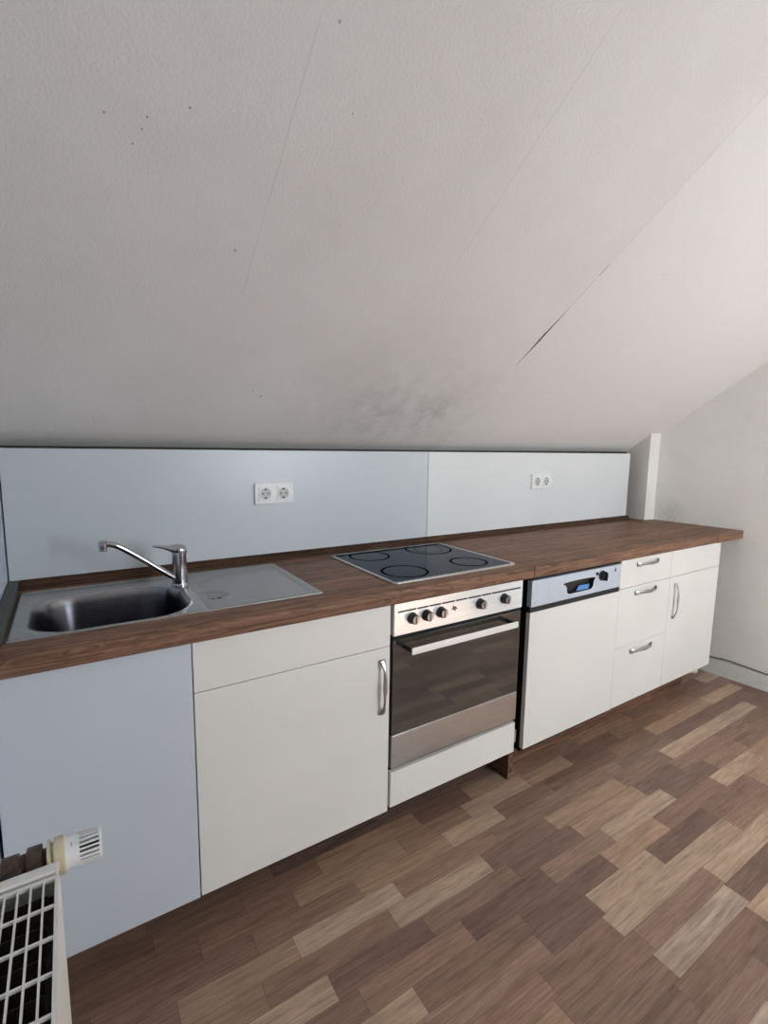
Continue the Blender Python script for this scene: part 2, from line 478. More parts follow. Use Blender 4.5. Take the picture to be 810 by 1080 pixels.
struct('window_1', bm, M['paint_white'], 'white window frame in the wall behind the viewer', 'window')
# plastered pillar in the corner
bm = bmesh.new()
prism(bm, [(2.917, .505), (3.03, .500), (3.06, YK), (2.935, YK)], ZC + .001, 1.60)
struct('trim_1', bm, M['wall_right'], 'narrow white plastered pillar in the corner beside the splashback', 'pillar')
# baseboard along the right wall
bm = bmesh.new()
y0, y1 = YK - .01, YF
prism(bm, [(XW(y0) - .016, y0), (XW(y0) + .004, y0), (XW(y1) + .004, y1), (XW(y1) - .016, y1)], 0, .092)
struct('baseboard_right', bm, M['paint_white'], 'white painted baseboard along the right wall', 'baseboard')
# cable lying on the baseboard
pts = [(XW(y) - .009, y, z) for y, z in ((.55, .097), (.3, .097), (.10, .098), (0, .108), (-.1, .104), (-.22, .098), (-.5, .097), (-1.0, .097), (-1.6, .097))]
tag(link('cable', tube(bmesh.new(), spline(pts, 6), .0042, 8), M['cable'], smooth=True), 'dark grey cable lying along the top of the right baseboard', 'cable')

# ------------------------------------------------------------------ worktops
YE = -.012                                           # front edge
front_edge = lambda c: c.y < YE + .001 and c.z > ZC - .02
def wt_box(bm, x0, x1, y0=YE, y1=YK - .006): return box(bm, x0, x1, y0, y1, ZU, ZC)
bm = bmesh.new()
hx0, hx1, hy0, hy1 = -.356, .394, .098, .508
xa, xb = XL + .004, 1.2565
e = lambda c: c.y < YE + .001 and (abs(c.z - ZC) < .001 or abs(c.z - ZU) < .001)
box(bm, xa, xb, YE, hy0, ZU, ZC, .007, 3, e)
box(bm, xa, hx0, hy0, hy1, ZU, ZC); box(bm, hx1, xb, hy0, hy1, ZU, ZC)
box(bm, xa, xb, hy1, YK - .006, ZU, ZC)
o = auto_smooth(link('worktop', bm, M['walnut']), 35)
tag(o, 'long walnut worktop section holding the sink and the hob', 'worktop', 'walnut worktop sections')
bm = box(bmesh.new(), 1.2617, 2.7374, YE, YK - .006, ZU, ZC, .007, 3, e)
for v in bm.verts:                                    # the right end is cut at a slant
    if v.co.x > 2.7: v.co.x += (v.co.y - YE) * .137
o = auto_smooth(link('worktop', bm, M['walnut']), 35)
tag(o, 'walnut worktop section right of the hob above dishwasher and drawers', 'worktop', 'walnut worktop sections')
bm = bmesh.new()
s = lambda y: 2.7415 + (y - YE) * .137
prism(bm, [(s(YE), YE), (XW(YE) - .003, YE), (XW(.495) - .003, .494), (2.912, .499), (2.929, YK - .006), (s(YK - .006), YK - .006)], ZU, ZC)
o = link('worktop', bm, M['walnut'])
tag(o, 'short slanted walnut worktop end piece against the right wall', 'worktop', 'walnut worktop sections')

wts = [o_ for o_ in bpy.data.objects if o_.name.startswith('worktop')]
for w_, xa_, xb_, sl in ((wts[0], 1.2566, 1.2616, 0), (wts[1], 2.7375, 2.7413, .137)):
    bm = box(bmesh.new(), xa_, xb_, YE + .001, YK - .007, ZU + .001, ZC - .0006)
    for v in bm.verts: v.co.x += (v.co.y - YE) * sl
    link('joint', bm, M['void'], w_, loc=(0, 0, 0))['label'] = 'dark joint line'
# wall sealing strips
def strip_bm(x0, x1, yb):
    bm = bmesh.new()
    prof = [(yb - .030, ZC), (yb - .028, ZC + .006), (yb - .008, ZC + .026), (yb, ZC + .027), (yb, ZC)]
    ring_loft(bm, [[(x, y, z + .0003) for y, z in prof] for x in (x0, x1)])
    bmesh.ops.recalc_face_normals(bm, faces=bm.faces[:])
    return bm
YS = .585
o = link('sealing_strip', strip_bm(XL + .03, 1.13, YS - .001), M['walnut_dark'])
tag(o, 'dark brown sealing strip behind the sink at the foot of the splashback', 'sealing strip', 'worktop sealing strips')
o = link('sealing_strip', strip_bm(1.133, 2.845, YS - .001), M['walnut_dark'])
tag(o, 'dark brown sealing strip right of the hob along the splashback', 'sealing strip', 'worktop sealing strips')
bm = box(bmesh.new(), XL + .002, XL + .028, .0, YS - .002, ZC + .0003, ZC + .028, .004, 2)
o = link('sealing_strip', bm, M['strip_left'])
tag(o, 'grey green sealing strip on the worktop along the left wall', 'sealing strip', 'worktop sealing strips')

# splashback boards
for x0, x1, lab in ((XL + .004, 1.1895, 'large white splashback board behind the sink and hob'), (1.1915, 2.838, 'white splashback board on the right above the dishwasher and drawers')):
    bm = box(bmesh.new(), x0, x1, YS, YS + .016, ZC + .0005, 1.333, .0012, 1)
    tag(link('splashback', bm, M['splash_dimmed'] if x0 < 0 else M['splash']), lab, 'splashback', 'splashback boards')

# double sockets
def socket(cx, cz, label):
    t = thing('double_socket', label, 'socket', (cx, YS - .0002, cz), 'double wall sockets')
    bm = bmesh.new(); w, h = .0775, .0405
    box(bm, -w, w, -.010, 0, -h, h, .003, 2)
    link('frame', bm, M['socket'], t, loc=(0, 0, 0))
    for s_ in (-.036, .036):
        bm = bmesh.new()
        box(bm, s_ - .0275, s_ + .0275, -.0125, -.009, -.0275, .0275, .002, 1)
        ins = link('insert', bm, M['socket'], t, loc=(0, 0, 0))
        bm = bmesh.new()
        lathe(bm, [(.0215, -.0135), (.020, -.0138), (.0185, -.0128), (.0180, -.0126)], 'Y', (s_, 0, 0), 28, False, True)
        w_ = link('well', bm, M['socket_in'], ins, loc=(0, 0, 0))
        bm = bmesh.new()
        for dx in (-.0095, .0095): lathe(bm, [(.0031, -.0126), (.0031, -.0130)], 'Y', (s_ + dx, 0, 0), 12)
        for dz in (-.0165, .0165): box(bm, s_ - .004, s_ + .004, -.0136, -.0124, dz - .003, dz + .003)
        link('contacts', bm, M['black'], ins, loc=(0, 0, 0))
    return t
socket(.433, 1.168, 'white double wall socket on the splashback above the sink drainer')
socket(1.98, 1.176, 'white double wall socket on the right splashback board above the dishwasher')

# ------------------------------------------------------------------ sink (one pressed sheet: bowl side and drainer side)
def sm(t): t = max(0, min(1, t)); return t * t * (3 - 2 * t)
SX0, SX1, SY0, SY1 = -.381, .405, .083, .520
def sdf(x, y, cx, cy, hx, hy, r):
    qx, qy = abs(x - cx) - hx + r, abs(y - cy) - hy + r
    return min(max(qx, qy), 0) + math.hypot(max(qx, 0), max(qy, 0)) - r
def drain_poly_d(x, y):
    # signed distance (negative inside) to the fan-shaped drainer tray
    pts = [(.085, .130), (.385, .112), (.388, .492), (.20, .452), (.085, .372)]
    d = 1e9; ins = True
    for i in range(len(pts)):
        (x1, y1), (x2, y2) = pts[i], pts[(i+1) % len(pts)]
        ex, ey = x2 - x1, y2 - y1; L = math.hypot(ex, ey)
        c = (ex * (y - y1) - ey * (x - x1)) / L
        d = min(d, c)
    return -d
def sink_z(x, y):
    e = min(x - SX0, SX1 - x, y - SY0, SY1 - y)
    z = ZC + .0012 + .0028 * sm(e / .006) - .0018 * sm((e - .008) / .010)
    d = sdf(x, y, -.155, .272, .193, .168, .115)
    if d < .012:
        z -= .003 * sm((.012 - d) / .012)
        if d < 0: z -= .150 * sm(-d / .060) ** .85 + .006 * sm((-d - .05) / .1)
    rt_ = math.hypot(x - .045, y - .385)              # flat pad the tap stands on
    z += (ZC + .0022 - z) * sm((.042 - rt_) / .010)
    if x > .05:
        dd = drain_poly_d(x, y)
        z -= .0045 * sm(-dd / .012)
        k = sm((-dd - .012) / .01) * sm((x - .16) / .03)
        z += .0006 * k * max(0, sin((y - .1) * 2 * PI / .028))
        r = math.hypot(x - .112, y - .235)
        z -= .006 * sm((.048 - r) / .016)
    return z
def sink_part(x0, x1, step):
    bm = bmesh.new()
    nx, ny = round((x1 - x0) / step), round((SY1 - SY0) / step)
    g = [[bm.verts.new((x0 + (x1 - x0) * i / nx, SY0 + (SY1 - SY0) * j / ny, sink_z(x0 + (x1 - x0) * i / nx, SY0 + (SY1 - SY0) * j / ny))) for j in range(ny + 1)] for i in range(nx + 1)]
    for i in range(nx):
        for j in range(ny): bm.faces.new((g[i][j], g[i+1][j], g[i+1][j+1], g[i][j+1]))
    # turned-down rim
    for j in range(ny):
        for i, flip in ((0, 1), (nx, 0)):
            if (i == 0 and abs(x0 - SX0) < 1e-6) or (i == nx and abs(x1 - SX1) < 1e-6):
                a, b = g[i][j], g[i][j+1]
                a2, b2 = bm.verts.new((a.co.x, a.co.y, ZC + .0002)), bm.verts.new((b.co.x, b.co.y, ZC + .0002))
                bm.faces.new((a, b, b2, a2) if flip else (b, a, a2, b2))
    for i in range(nx):
        for j in (0, ny):
            a, b = g[i][j], g[i+1][j]
            a2, b2 = bm.verts.new((a.co.x, a.co.y, ZC + .0002)), bm.verts.new((b.co.x, b.co.y, ZC + .0002))
            bm.faces.new((a, a2, b2, b) if j == 0 else (b, b2, a2, a))
    return bm
t = thing('kitchen_sink', 'stainless steel inset sink with one bowl and a drainer on the right', 'sink', ((SX0 + SX1) / 2, .3, ZC))
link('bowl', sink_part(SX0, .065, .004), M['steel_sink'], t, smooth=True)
link('drainer', sink_part(.065, SX1, .003), M['steel_drain'], t, smooth=True)
bm = bmesh.new()
lathe(bm, [(.040, ZC - .153), (.034, ZC - .1515), (.030, ZC - .155), (.004, ZC - .156)], 'Z', (-.15, .28, 0), 32, False, True)
link('drain', bm, M['chrome'], t, smooth=True)
bm = bmesh.new()                                        # slotted insert in the drainer's round dish
for k, (dx, dy) in enumerate(((-.022, -.012), (-.008, -.026), (.012, -.024), (-.028, .010))):
    lathe(bm, [(.0075, ZC - .0085), (.0075, ZC - .0070)], 'Z', (.112 + dx, .235 + dy, 0), 12)
link('overflow_holes', bm, M['black'], t)

# mixer tap
FX, FY = .045, .385
ZD = ZC + .0028
t = thing('mixer_tap', 'chrome single-lever mixer tap standing behind the sink bowl', 'tap', (FX, FY, ZD))
bm = bmesh.new()
prof = [(.0255, ZD - .0022), (.0255, ZD + .002), (.0235, ZD + .005)]
def flat(r0, r1, h0, h1): return [(r0, h0), (r0 + (r1 - r0) * .12, h0 + (h1 - h0) * .12), (r0 + (r1 - r0) * .88, h0 + (h1 - h0) * .88), (r1, h1)]
for a_, b_ in ((.006, .030), (.0312, .062), (.0632, .088), (.0892, .104)):
    q0, q1 = .0232 - a_ * .030, .0232 - b_ * .030
    prof += flat(q0, q1, ZD + a_, ZD + b_) + [(q1 - .0007, ZD + b_ + .0003), (q1 - .0007, ZD + b_ + .0009)]
lathe(bm, prof, 'Z', (FX, FY, 0), 36)
auto_smooth(link('body', bm, M['chrome'], t), 25)
pts = spline([(FX - .012, FY - .006, ZD + .022), (FX - .045, FY - .010, ZD + .046), (FX - .10, FY - .014, ZD + .090), (FX - .145, FY - .018, ZD + .124), (FX - .165, FY - .020, ZD + .137), (FX - .183, FY - .021, ZD + .1440), (FX - .198, FY - .022, ZD + .1460)], 8)
link('spout', tube(bmesh.new(), pts, .0085, 16), M['chrome'], t, smooth=True)
sp = t.children[-1]
bm = bmesh.new()
lathe(bm, [(.0085, ZD + .156), (.0115, ZD + .154), (.0115, ZD + .138), (.0105, ZD + .135), (.0105, ZD + .127), (.008, ZD + .127)], 'Z', (FX - .202, FY - .022, 0), 20)
auto_smooth(link('aerator', bm, M['chrome'], sp, loc=(0, 0, 0)), 50)
bm = bmesh.new()
rings = []                                              # lever: cap over the cartridge, drawn out to a flat tongue
for q, (dx, zc, hw, hh) in enumerate([(.0215, .112, .009, .009), (.018, .114, .017, .014), (.008, .117, .021, .017), (-.006, .119, .0215, .0165), (-.018, .121, .019, .0125), (-.030, .1245, .0145, .0085), (-.046, .1295, .011, .0055), (-.060, .1325, .0095, .0042), (-.070, .134, .0085, .0034), (-.074, .1343, .005, .0018)]):
    rings.append([(FX + dx, FY + hw * cos(2*PI*k/20), ZD + zc - .010 + hh * sin(2*PI*k/20)) for k in range(20)])
ring_loft(bm, rings); bmesh.ops.recalc_face_normals(bm, faces=bm.faces[:])
link('lever', bm, M['chrome'], t, smooth=True)

t.scale = (1.04, 1.06, 1.06)

# ------------------------------------------------------------------ hob
t = thing('ceramic_hob', 'black glass ceramic hob with steel rim set in the worktop', 'hob', (.935, .29, ZC))
HX0, HX1, HY0, HY1 = .646, 1.222, .046, .530
bm = bmesh.new()
ch = .012
def oct_(i): return [(HX0 + i + ch, HY0 + i), (HX1 - i - ch, HY0 + i), (HX1 - i, HY0 + i + ch), (HX1 - i, HY1 - i - ch), (HX1 - i - ch, HY1 - i), (HX0 + i + ch, HY1 - i), (HX0 + i, HY1 - i - ch), (HX0 + i, HY0 + i + ch)]
rings = [[(x, y, z) for x, y in oct_(i)] for i, z in ((0, ZC + .0002), (.0005, ZC + .0045), (.004, ZC + .0062), (.011, ZC + .0050), (.0125, ZC + .003))]
ring_loft(bm, rings, False, False); bmesh.ops.recalc_face_normals(bm, faces=bm.faces[:])
auto_smooth(link('rim', bm, M['hob_frame'], t), 30)
bm = prism(bmesh.new(), oct_(.0115), ZC + .0003, ZC + .0046)
gl = link('glass', bm, M['hob_glass'], t)
def annulus(cx, cy, r0, r1, z, n=56):
    bm = bmesh.new()
    a = [bm.verts.new((cx + r0 * cos(2*PI*i/n), cy + r0 * sin(2*PI*i/n), z)) for i in range(n)]
    b = [bm.verts.new((cx + r1 * cos(2*PI*i/n), cy + r1 * sin(2*PI*i/n), z)) for i in range(n)]
    for i in range(n): bm.faces.new((a[i], b[i], b[(i+1) % n], a[(i+1) % n]))
    return bm
for cx, cy, r in ((.785, .440, .085), (.770, .165, .088), (1.085, .435, .105), (1.078, .165, .076)):
    ri = link('cooking_zone', annulus(cx, cy, r - .010, r, ZC + .0048), M['ringline'], t)
    if r > .1: link('inner_zone', annulus(cx, cy, r * .6 - .003, r * .6, ZC + .0048), M['ringline'], ri, loc=(0, 0, 0))

# ------------------------------------------------------------------ cabinet parts
def handle_bm(L=.185):
    """bow handle along +X: flared feet, waisted neck, fuller middle; stands off toward -Y"""
    bm = bmesh.new(); rings = []
    N = 40
    for i in range(N + 1):
        s_ = i / N; u = 2 * s_ - 1; au = abs(u)
        x = u * L / 2
        off = .0035 + .0185 * (1 - min(1, au / .96) ** 4)
        hw = .0046 + .0034 * math.exp(-(u / .32) ** 2) + .0072 * sm((au - .66) / .26)
        th = .0024 + .0014 * math.exp(-(u / .3) ** 2) + .0016 * sm((au - .80) / .15)
        tw = .75 * sin(u * PI) * (1 - au)                # slight twist
        ring = []
        for k in range(14):
            a = 2 * PI * k / 14; p, q = hw * cos(a), th * sin(a)
            ring.append((x, -off + p * sin(tw) + q * cos(tw), p * cos(tw) - q * sin(tw)))
        rings.append(ring)
    ring_loft(bm, rings); bmesh.ops.recalc_face_normals(bm, faces=bm.faces[:])
    return bm
HANDLE = None
def handle(parent, loc, vertical=False):
    """handle as a child of a front; loc in world coordinates"""
    global HANDLE
    if HANDLE is None:
        o = link('handle', handle_bm(), M['nickel'], smooth=True); HANDLE = o
    else:
        o = HANDLE.copy(); COL.objects.link(o)
    o.parent = parent
    off = Vector((0, 0, 0)); q = parent
    while q is not None: off += Vector(q.location); q = q.parent
    o.location = Vector(loc) - off
    o.rotation_euler = (0, PI / 2, 0) if vertical else (0, 0, 0)
    o['label'] = 'grey metal bow handle'
    return o
def front_bm(x0, x1, z0, z1, y0=0, th=.018): return box(bmesh.new(), x0, x1, y0, y0 + th, z0, z1, .0012, 2)
def carcass_bm(x0, x1, z0=.15, z1=ZU - .001, y0=.020, y1=.57, top=True, th=.016):
    bm = bmesh.new()
    box(bm, x0, x0 + th, y0, y1, z0, z1); box(bm, x1 - th, x1, y0, y1, z0, z1)
    box(bm, x0 + th, x1 - th, y0, y1, z0, z0 + th); box(bm, x0 + th, x1 - th, y1 - .006, y1, z0 + th, z1)
    if top: box(bm, x0 + th, x1 - th, y0, y0 + .09, z1 - th, z1)
    return bm
def foot(t, x, y, mat, h=.15):
    bm = bmesh.new()
    lathe(bm, [(.030, .0), (.030, .006), (.016, .016), (.016, h - .03), (.028, h - .022), (.028, h)], 'Z', (x, y, 0), 20)
    auto_smooth(link('foot', bm, mat, t), 40)

# 1 blank panel cabinet at the left wall
x0, x1 = -.405, -.0012
t = thing('corner_cabinet', 'plain cool white base cabinet front without handle under the sink bowl by the radiator', 'cabinet', ((x0 + x1) / 2, .28, 0), 'white kitchen base cabinets')
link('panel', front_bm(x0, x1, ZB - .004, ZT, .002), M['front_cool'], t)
link('carcass', carcass_bm(x0 + .002, x1 - .001, .15, .70), M['carcass'], t)
for fx in (x0 + .06, x1 - .06): foot(t, fx, .25, M['black'])

# 2 sink cabinet
x0, x1 = .0015, .6016
t = thing('sink_cabinet', 'white base cabinet with one wide handled door left of the oven', 'cabinet', ((x0 + x1) / 2, .28, 0), 'white kitchen base cabinets')
link('drawer_front', front_bm(x0, x1, ZL + .0012, ZT), M['front'], t)
d = link('door', front_bm(x0, x1, ZB, ZL - .0012), M['front'], t)
handle(d, (.571, 0, .588), True)
link('carcass', carcass_bm(x0, x1 - .002, .15, .70), M['carcass'], t)
for fx in (x0 + .06, x1 - .06): foot(t, fx, .25, M['black'])

# 3 oven housing and oven
x0, x1 = .6045, 1.2235
t = thing('oven_cabinet', 'white oven housing with a low plain panel below the oven', 'cabinet', ((x0 + x1) / 2, .28, 0), 'white kitchen base cabinets')
link('lower_panel', front_bm(.6125, 1.2070, .1441, .2712), M['front'], t)
bm = bmesh.new()
box(bm, x0, x0 + .004, .020, .57, .15, ZU - .001); box(bm, x1 - .014, x1, .020, .57, .15, ZU - .001)
box(bm, x0 + .004, x1 - .014, .020, .57, .15, .166)
link('carcass', bm, M['carcass'], t)
bm = newbox(1.2235, 1.2295, .012, .05, .172, .226, .001)
link('bracket', bm, M['galv'], t)['label'] = 'small pale metal bracket'
foot(t, x0 + .06, .25, M['black'])
bm = box(bmesh.new(), 1.213, 1.2235, .030, .12, .002, .15); box(bm, 1.224, 1.268, .055, .068, .001, .118)
link('foot', bm, M['plinth'], t)

OX0, OX1 = .6132, 1.2067
t = thing('built_in_oven', 'built-in electric oven with steel control panel and mirrored glass door', 'oven', ((OX0 + OX1) / 2, .28, .28))
bm = newbox(OX0 + .006, OX1 - .010, .022, .54, .290, ZU - .003)
link('housing', bm, M['void'], t)
bm = box(bmesh.new(), OX0, OX1, -.004, .020, .7476, ZU - .0006, .002, 2)
cp = link('control_panel', bm, M['steel_panel'], t)
bm = bmesh.new()
cuts = [.625, .702, .752, .806, .868, .925, .990, 1.040, 1.196]
for a, b in zip(cuts, cuts[1:]): box(bm, a + .002, b - .002, -.0046, -.0036, .8248, .8302)
link('vent_slots', bm, M['black'], cp, loc=(0, 0, 0))
bm = bmesh.new()                                          # printed clock symbols
for a, b, c, dd in ((.850, .856, .798, .802), (.857, .862, .802, .810), (.858, .870, .796, .801), (.864, .872, .801, .807), (.873, .878, .797, .802), (.866, .870, .790, .795)):
    box(bm, a, b, -.0046, -.0036, c, dd)
link('clock_display', bm, M['black'], cp, loc=(0, 0, 0))
def knob(x, z, r=.0175):
    bm = bmesh.new()
    lathe(bm, [(r * 1.12, -.004), (r * 1.1, -.0075), (r, -.009), (r * .93, -.025), (r * .8, -.0275)], 'Y', (x, 0, z), 28)
    bmesh.ops.recalc_face_normals(bm, faces=bm.faces[:])
    k = auto_smooth(link('knob', bm, M['knob'], cp, loc=(0, 0, 0)), 40)
    bm = bmesh.new()
    lathe(bm, [(r * .80, -.0274), (r * .74, -.0292)], 'Y', (x, 0, z), 28)
    box(bm, x - .0022, x + .0022, -.0335, -.029, z - r * .72, z + r * .72, .0008)
    bmesh.ops.recalc_face_normals(bm, faces=bm.faces[:])
    c = link('cap', bm, M['nickel'], k, loc=(0, 0, 0)); c['label'] = 'grey metal knob cap'
for kx in (.684, .742, .803, .984, 1.106): knob(kx, .7985)
bm = newbox(OX0 + .002, OX1 - .002, .010, .024, .7345, .7476)
link('gap_strip', bm, M['void'], t)  # black strip stands in for the dark open gap above the door
bm = box(bmesh.new(), OX0, OX1, 0, .022, .4025, .7345, .0015, 2)
dr = link('door', bm, M['oven_glass'], t)
bm = box(bmesh.new(), OX0, OX1, -.0006, .022, .286, .4020, .0015, 2)
link('door_strip', bm, M['steel'], dr, loc=(0, 0, 0))['label'] = 'brushed steel strip under the oven glass'
bm = bmesh.new()
hx0, hx1 = .655, 1.142
box(bm, hx0, hx1, -.049, -.043, .693, .716, .0015, 2)
hb = link('handle', bm, M['steel_panel'], dr, loc=(0, 0, 0))
for a in (hx0 + .001, hx1 - .010): link('handle_bracket', newbox(a, a + .009, -.043, 0, .697, .712, .001), M['black'], hb, loc=(0, 0, 0))
bm = newbox(OX0 + .002, OX1 - .002, .014, .030, .273, .286)
link('gap_strip', bm, M['void'], t)  # black strip in place of the dark gap below the door

# 4 dishwasher
DX0, DX1 = 1.2612, 1.8578
t = thing('dishwasher', 'integrated dishwasher with silver control strip and white door', 'dishwasher', ((DX0 + DX1) / 2, .28, 0))
link('housing', newbox(DX0 + .008, DX1 - .008, .022, .56, .11, .843), M['void'], t)
rr = lambda pts: pts
hole = [(1.452, .800), (1.452, .806), (1.500, .809), (1.560, .810), (1.620, .809), (1.666, .806), (1.666, .800), (1.657, .790), (1.655, .768), (1.646, .758), (1.632, .755), (1.500, .755), (1.486, .757), (1.478, .764), (1.474, .785), (1.466, .795)]
outer = [(DX0, .7356), (DX1, .7356), (DX1, .842), (DX0, .842)]
cp = link('control_panel', plate_hole_xz(bmesh.new(), outer, hole, -.002, .020), M['silver_panel'], t)
bm = bmesh.new()
ring_loft(bm, [[(x, -.0026, z) for x, z in hole], [(1.56 + (x - 1.56) * 1.03, -.0026, .782 + (z - .782) * 1.12) for x, z in hole]], False, False)
link('grip_rim', bm, M['valve_white'], cp, loc=(0, 0, 0))
bm = bmesh.new()
ring_loft(bm, [[(x, -.0015, z) for x, z in hole], [(1.56 + (x - 1.56) * .96, .019, .785 + (z - .785) * .9) for x, z in hole]], False, True)
gp = link('grip_recess', bm, M['black'], cp, loc=(0, 0, 0))
bm = bmesh.new()
ring_loft(bm, [[(1.548, .006, .757), (1.632, .006, .757), (1.648, .012, .775), (1.575, .012, .777)]], True, False)  # added blue patch painted as a sky reflection
link('grip_reflection', bm, M['blue_reflect'], gp, loc=(0, 0, 0))['label'] = 'small blue patch painted as a sky reflection in the grip recess'
bm = bmesh.new()
lathe(bm, [(.023, -.002), (.0225, -.006), (.020, -.018), (.0175, -.021)], 'Y', (1.715, 0, .806), 28)
box(bm, 1.711, 1.719, -.028, -.020, .787, .825, .0015)
link('dial', bm, M['knob'], cp, loc=(0, 0, 0))
bm = lathe(bmesh.new(), [(.0072, -.002), (.0065, -.007)], 'Y', (1.677, 0, .819), 18)
link('button', bm, M['knob'], cp, loc=(0, 0, 0))
bm = bmesh.new()
box(bm, 1.807, 1.819, -.0028, -.001, .812, .822, .001); box(bm, 1.8105, 1.8155, -.0028, -.001, .823, .828)
link('indicator', bm, M['black'], cp, loc=(0, 0, 0))
link('button', lathe(bmesh.new(), [(.0035, -.002), (.003, -.0035)], 'Y', (1.283, 0, .751), 12), M['galv'], cp, loc=(0, 0, 0))
link('gap_strip', newbox(DX0, DX1, .004, .024, .7116, .7356), M['black'], t)
link('gap_strip', newbox(DX0, DX1, .008, .024, .842, ZU - .0008), M['void'], t)  # black strip in place of the dark gap under the worktop
link('door', front_bm(DX0, DX1 + .0006, .1346, .7116, 0, .020), M['front'], t)
link('base', newbox(DX0 + .02, DX1 - .02, .10, .50, .0, .11), M['void'], t)

# 5 drawer cabinet
x0, x1 = 1.8592, 2.2985
t = thing('drawer_cabinet', 'white base cabinet with three handled drawers beside the dishwasher', 'cabinet', ((x0 + x1) / 2, .28, 0), 'white kitchen base cabinets')
for z0, z1, zh in ((ZL + .0012, ZT, .824), (ZL2 + .0008, ZL - .0012, .686), (ZB, ZL2 - .0008, .397)):
    d = link('drawer', front_bm(x0, x1, z0, z1), M['front'], t)
    handle(d, (2.076, 0, zh))
link('carcass', carcass_bm(x0 + .001, x1 - .001), M['carcass'], t)
for fx in (x0 + .06, x1 - .06): foot(t, fx, .25, M['black'])

# 6 right-hand cabinet
x0, x1 = 2.3005, 2.8134
t = thing('end_cabinet', 'white base cabinet with handled door and plain top front at the right end', 'cabinet', ((x0 + x1) / 2, .28, 0), 'white kitchen base cabinets')
link('drawer_front', front_bm(x0, x1, ZL + .0012, ZT), M['front'], t)
d = link('door', front_bm(x0, x1, ZB, ZL - .0012), M['front'], t)
handle(d, (2.352, 0, .588), True)
link('carcass', carcass_bm(x0 + .001, x1 - .001), M['carcass_white'], t)
foot(t, x0 + .06, .25, M['black'])
bm = lathe(bmesh.new(), [(.029, .078), (.034, .082), (.034, .15)], 'Z', (2.768, .070, 0), 20)
auto_smooth(link('foot', bm, M['carcass_white'], t), 40)

# plinth boards, set well back
for xa, xb, yy, lab in ((XL + .01, .62, .17, 'dark brown plinth board under the sink cabinets'), (DX0 + .02, 2.70, .085, 'brown plinth board under the dishwasher and drawers')):
    tag(link('plinth_board', newbox(xa, xb, yy, yy + .012, 0, .108), M['plinth']), lab, 'plinth', 'plinth boards')

# ------------------------------------------------------------------ radiator on the left wall
RX0, RX1, RY0, RY1, RZ0, RZ1 = -.388, -.2812, -1.15, -.470, .16, .75
t = thing('panel_radiator', 'white panel radiator with open top grille and thermostat valve on the left wall', 'radiator', ((RX0 + RX1) / 2, (RY0 + RY1) / 2, 0))
bm = bmesh.new()
box(bm, RX1 - .0045, RX1, RY0, RY1, RZ0, RZ1 - .001, .0018, 2)
link('front_panel', bm, M['rad_white'], t)
link('rear_panel', newbox(RX0, RX0 + .008, RY0, RY1, RZ0, RZ1 - .004, .003), M['rad_white'], t)
bm = bmesh.new()
box(bm, RX0, RX1, RY1 - .018, RY1, RZ1 - .016, RZ1 + .003, .002, 2)
box(bm, RX0, RX1, RY1 - .004, RY1, RZ0 + .02, RZ1 - .016)
link('end_cover', bm, M['rad_white'], t)
bm = bmesh.new()
# grille: frame, lengthwise bars, cross bars
gx = [RX1 - .0022] + [-.2985 - .0143 * k for k in range(6)]
for k, x in enumerate(gx): box(bm, x - (.0022 if k == 0 else .0011), x + (.0022 if k == 0 else .0011), RY0, RY1 - .0235, RZ1 - .004, RZ1 + .001)
y = RY1 - .0265; k = 0
while y > RY0:
    w = .003 if k == 0 else .0014
    box(bm, RX0 + .002, RX1 - .002, y - w, y + w, RZ1 - .0035, RZ1 + .0006)
    y -= .0495; k += 1
link('grille', bm, M['rad_white'], t)
bm = bmesh.new()
y = RY1 - .03
for i in range(27):
    box(bm, RX0 + .012, RX1 - .014, y - .0006, y + .0006, RZ0 + .05, RZ1 - .022); y -= .0245
box(bm, RX0 + .012, RX1 - .010, RY0 + .01, RY1 - .005, RZ0 + .04, RZ1 - .045)  # dark block added to blacken the radiator's shaded inside
link('convector', bm, M['rad_dark'], t)
link('return_pipe', lathe(bmesh.new(), [(.009, 0), (.009, .17)], 'Z', (-.335, -.95, 0), 12), M['rad_white'], t)
# valve and pipe along X beyond the far end
VY, VZ = -.432, .731
bm = bmesh.new()
lathe(bm, [(.010, XL + .001), (.010, -.385), (.015, -.384), (.015, -.362), (.0125, -.361), (.0125, -.352), (.0175, -.351), (.0175, -.331), (.014, -.330), (.014, -.322), (.020, -.321), (.020, -.303), (.012, -.302), (.012, -.292)], 'X', (0, VY, VZ + .006), 8)
box(bm, -.346, -.326, RY1 + .0005, VY, VZ - .012, VZ + .012, .003)
v = link('valve', bm, M['bronze'], t); v['label'] = 'tarnished brown valve body and pipe nuts'
bm = bmesh.new()
lathe(bm, [(.020, -.297), (.0262, -.2965), (.0262, -.2925), (.021, -.292), (.021, -.2885), (.0268, -.288), (.0272, -.2755), (.026, -.274), (.023, -.2735)], 'X', (0, VY, VZ), 40)
th = auto_smooth(link('thermostat_head', bm, M['cream'], t), 35); th['label'] = 'cream collar of the thermostat head'
bm = bmesh.new()
lathe(bm, [(.0240, -.2738), (.0232, -.2720), (.0228, -.2560)], 'X', (0, VY, VZ), 40, True, True)
lathe(bm, [(.0222, -.2302), (.0222, -.2275), (.020, -.2262), (.004, -.2260)], 'X', (0, VY, VZ), 40, True, True)
nr = 22
for i in range(nr):
    a = 2 * PI * i / nr
    p = lambda r, da: (r * cos(a + da), r * sin(a + da))
    q = [p(.0165, -.06), p(.0225, -.062), p(.0225, .062), p(.0165, .06)]
    ring_loft(bm, [[(x, VY + c, VZ + s_) for c, s_ in q] for x in (-.2565, -.2298)])
bmesh.ops.recalc_face_normals(bm, faces=bm.faces[:])
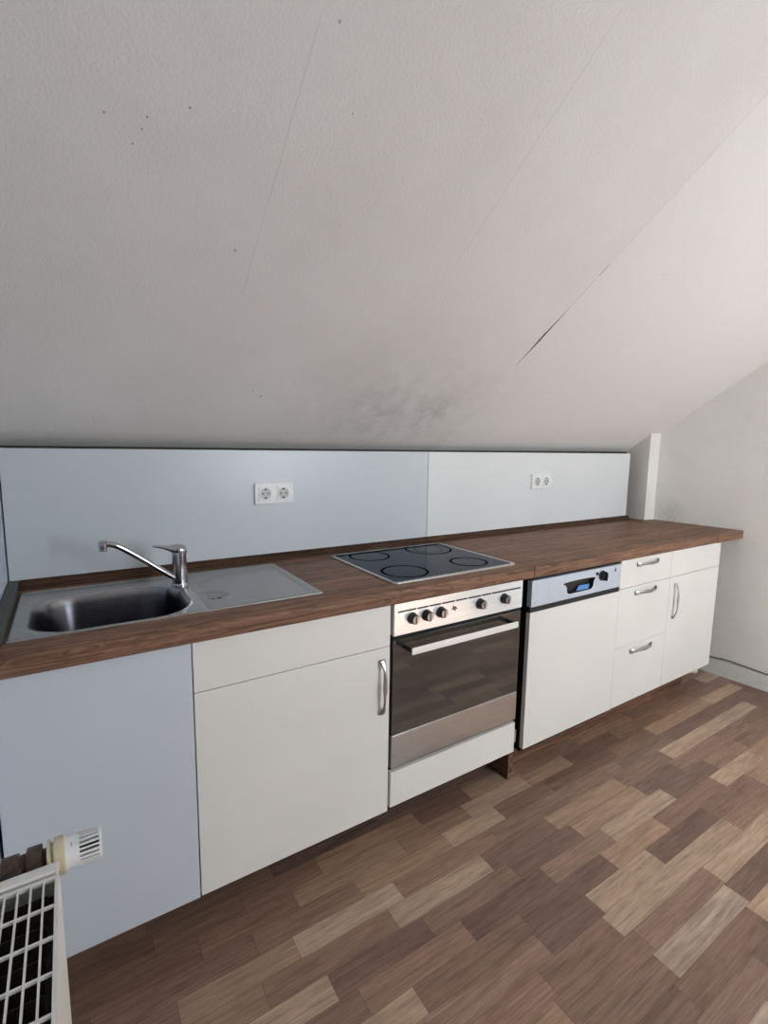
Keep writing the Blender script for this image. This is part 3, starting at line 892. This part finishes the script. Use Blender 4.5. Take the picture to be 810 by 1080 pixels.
auto_smooth(link('thermostat_grip', bm, M['valve_white'], th, loc=(0, 0, 0)), 35)['label'] = 'white ribbed thermostat grip'
bm = lathe(bmesh.new(), [(.0168, -.258), (.0168, -.229)], 'X', (0, VY, VZ), 24)
link('thermostat_core', bm, M['void'], th, loc=(0, 0, 0))
for a in (1.0, 1.12):
    bm = lathe(bmesh.new(), [(.0013, -.2), (.0013, -.199)], 'X', (-.0665, VY - .0229 * cos(a), VZ + .0229 * sin(a)), 8)
    link('scale_mark', bm, M['black'], th, loc=(0, 0, 0))

# ------------------------------------------------------------------ light
SUN_E, WIN_E = 50.0, 86
def sun(name, energy, color, direction, angle):
    l = bpy.data.lights.new(name, 'SUN'); l.energy = energy; l.color = color; l.angle = angle
    o = bpy.data.objects.new(name, l); COL.objects.link(o)
    o.rotation_euler = Vector(direction).to_track_quat('-Z', 'Y').to_euler()
    o.location = (6, -2, 5)
def area(name, loc, direction, sx, sy, energy, color):
    l = bpy.data.lights.new(name, 'AREA'); l.shape = 'RECTANGLE'; l.size = sx; l.size_y = sy; l.energy = energy; l.color = color
    o = bpy.data.objects.new(name, l); COL.objects.link(o)
    o.rotation_euler = Vector(direction).to_track_quat('-Z', 'Y').to_euler(); o.location = loc
sun('sun', SUN_E, (.93, .97, 1), (.04, .62, -.78), .01)
area('window_daylight', ((WX0 + WX1) / 2, YF - .08, (WZ0 + WZ1) / 2), (.32, 1, -.42), WX1 - WX0, WZ1 - WZ0, WIN_E, (.86, .94, 1.0))

w = bpy.data.worlds.new('sky'); bpy.context.scene.world = w; w.use_nodes = True
bg = w.node_tree.nodes.get('Background') or w.node_tree.nodes.new('ShaderNodeBackground')
bg.inputs[0].default_value = (.62, .78, 1, 1); bg.inputs[1].default_value = 1.0

# ------------------------------------------------------------------ camera
cam = bpy.data.cameras.new('camera'); cam.sensor_fit = 'HORIZONTAL'; cam.sensor_width = 36; cam.lens = cam_f / 810 * 36
cam.clip_start = .02
co = bpy.data.objects.new('camera', cam); COL.objects.link(co)
m = Matrix.Identity(4)
for i in range(3): m[i][0], m[i][1], m[i][2], m[i][3] = rt[i], up[i], -fw[i], cam_C[i]
co.matrix_world = m
sc = bpy.context.scene; sc.camera = co
sc.view_settings.view_transform = 'Standard'; sc.view_settings.look = 'None'
sc.view_settings.exposure = -.12
sc.cycles.use_denoising = True
sc.cycles.max_bounces = 10; sc.cycles.diffuse_bounces = 6
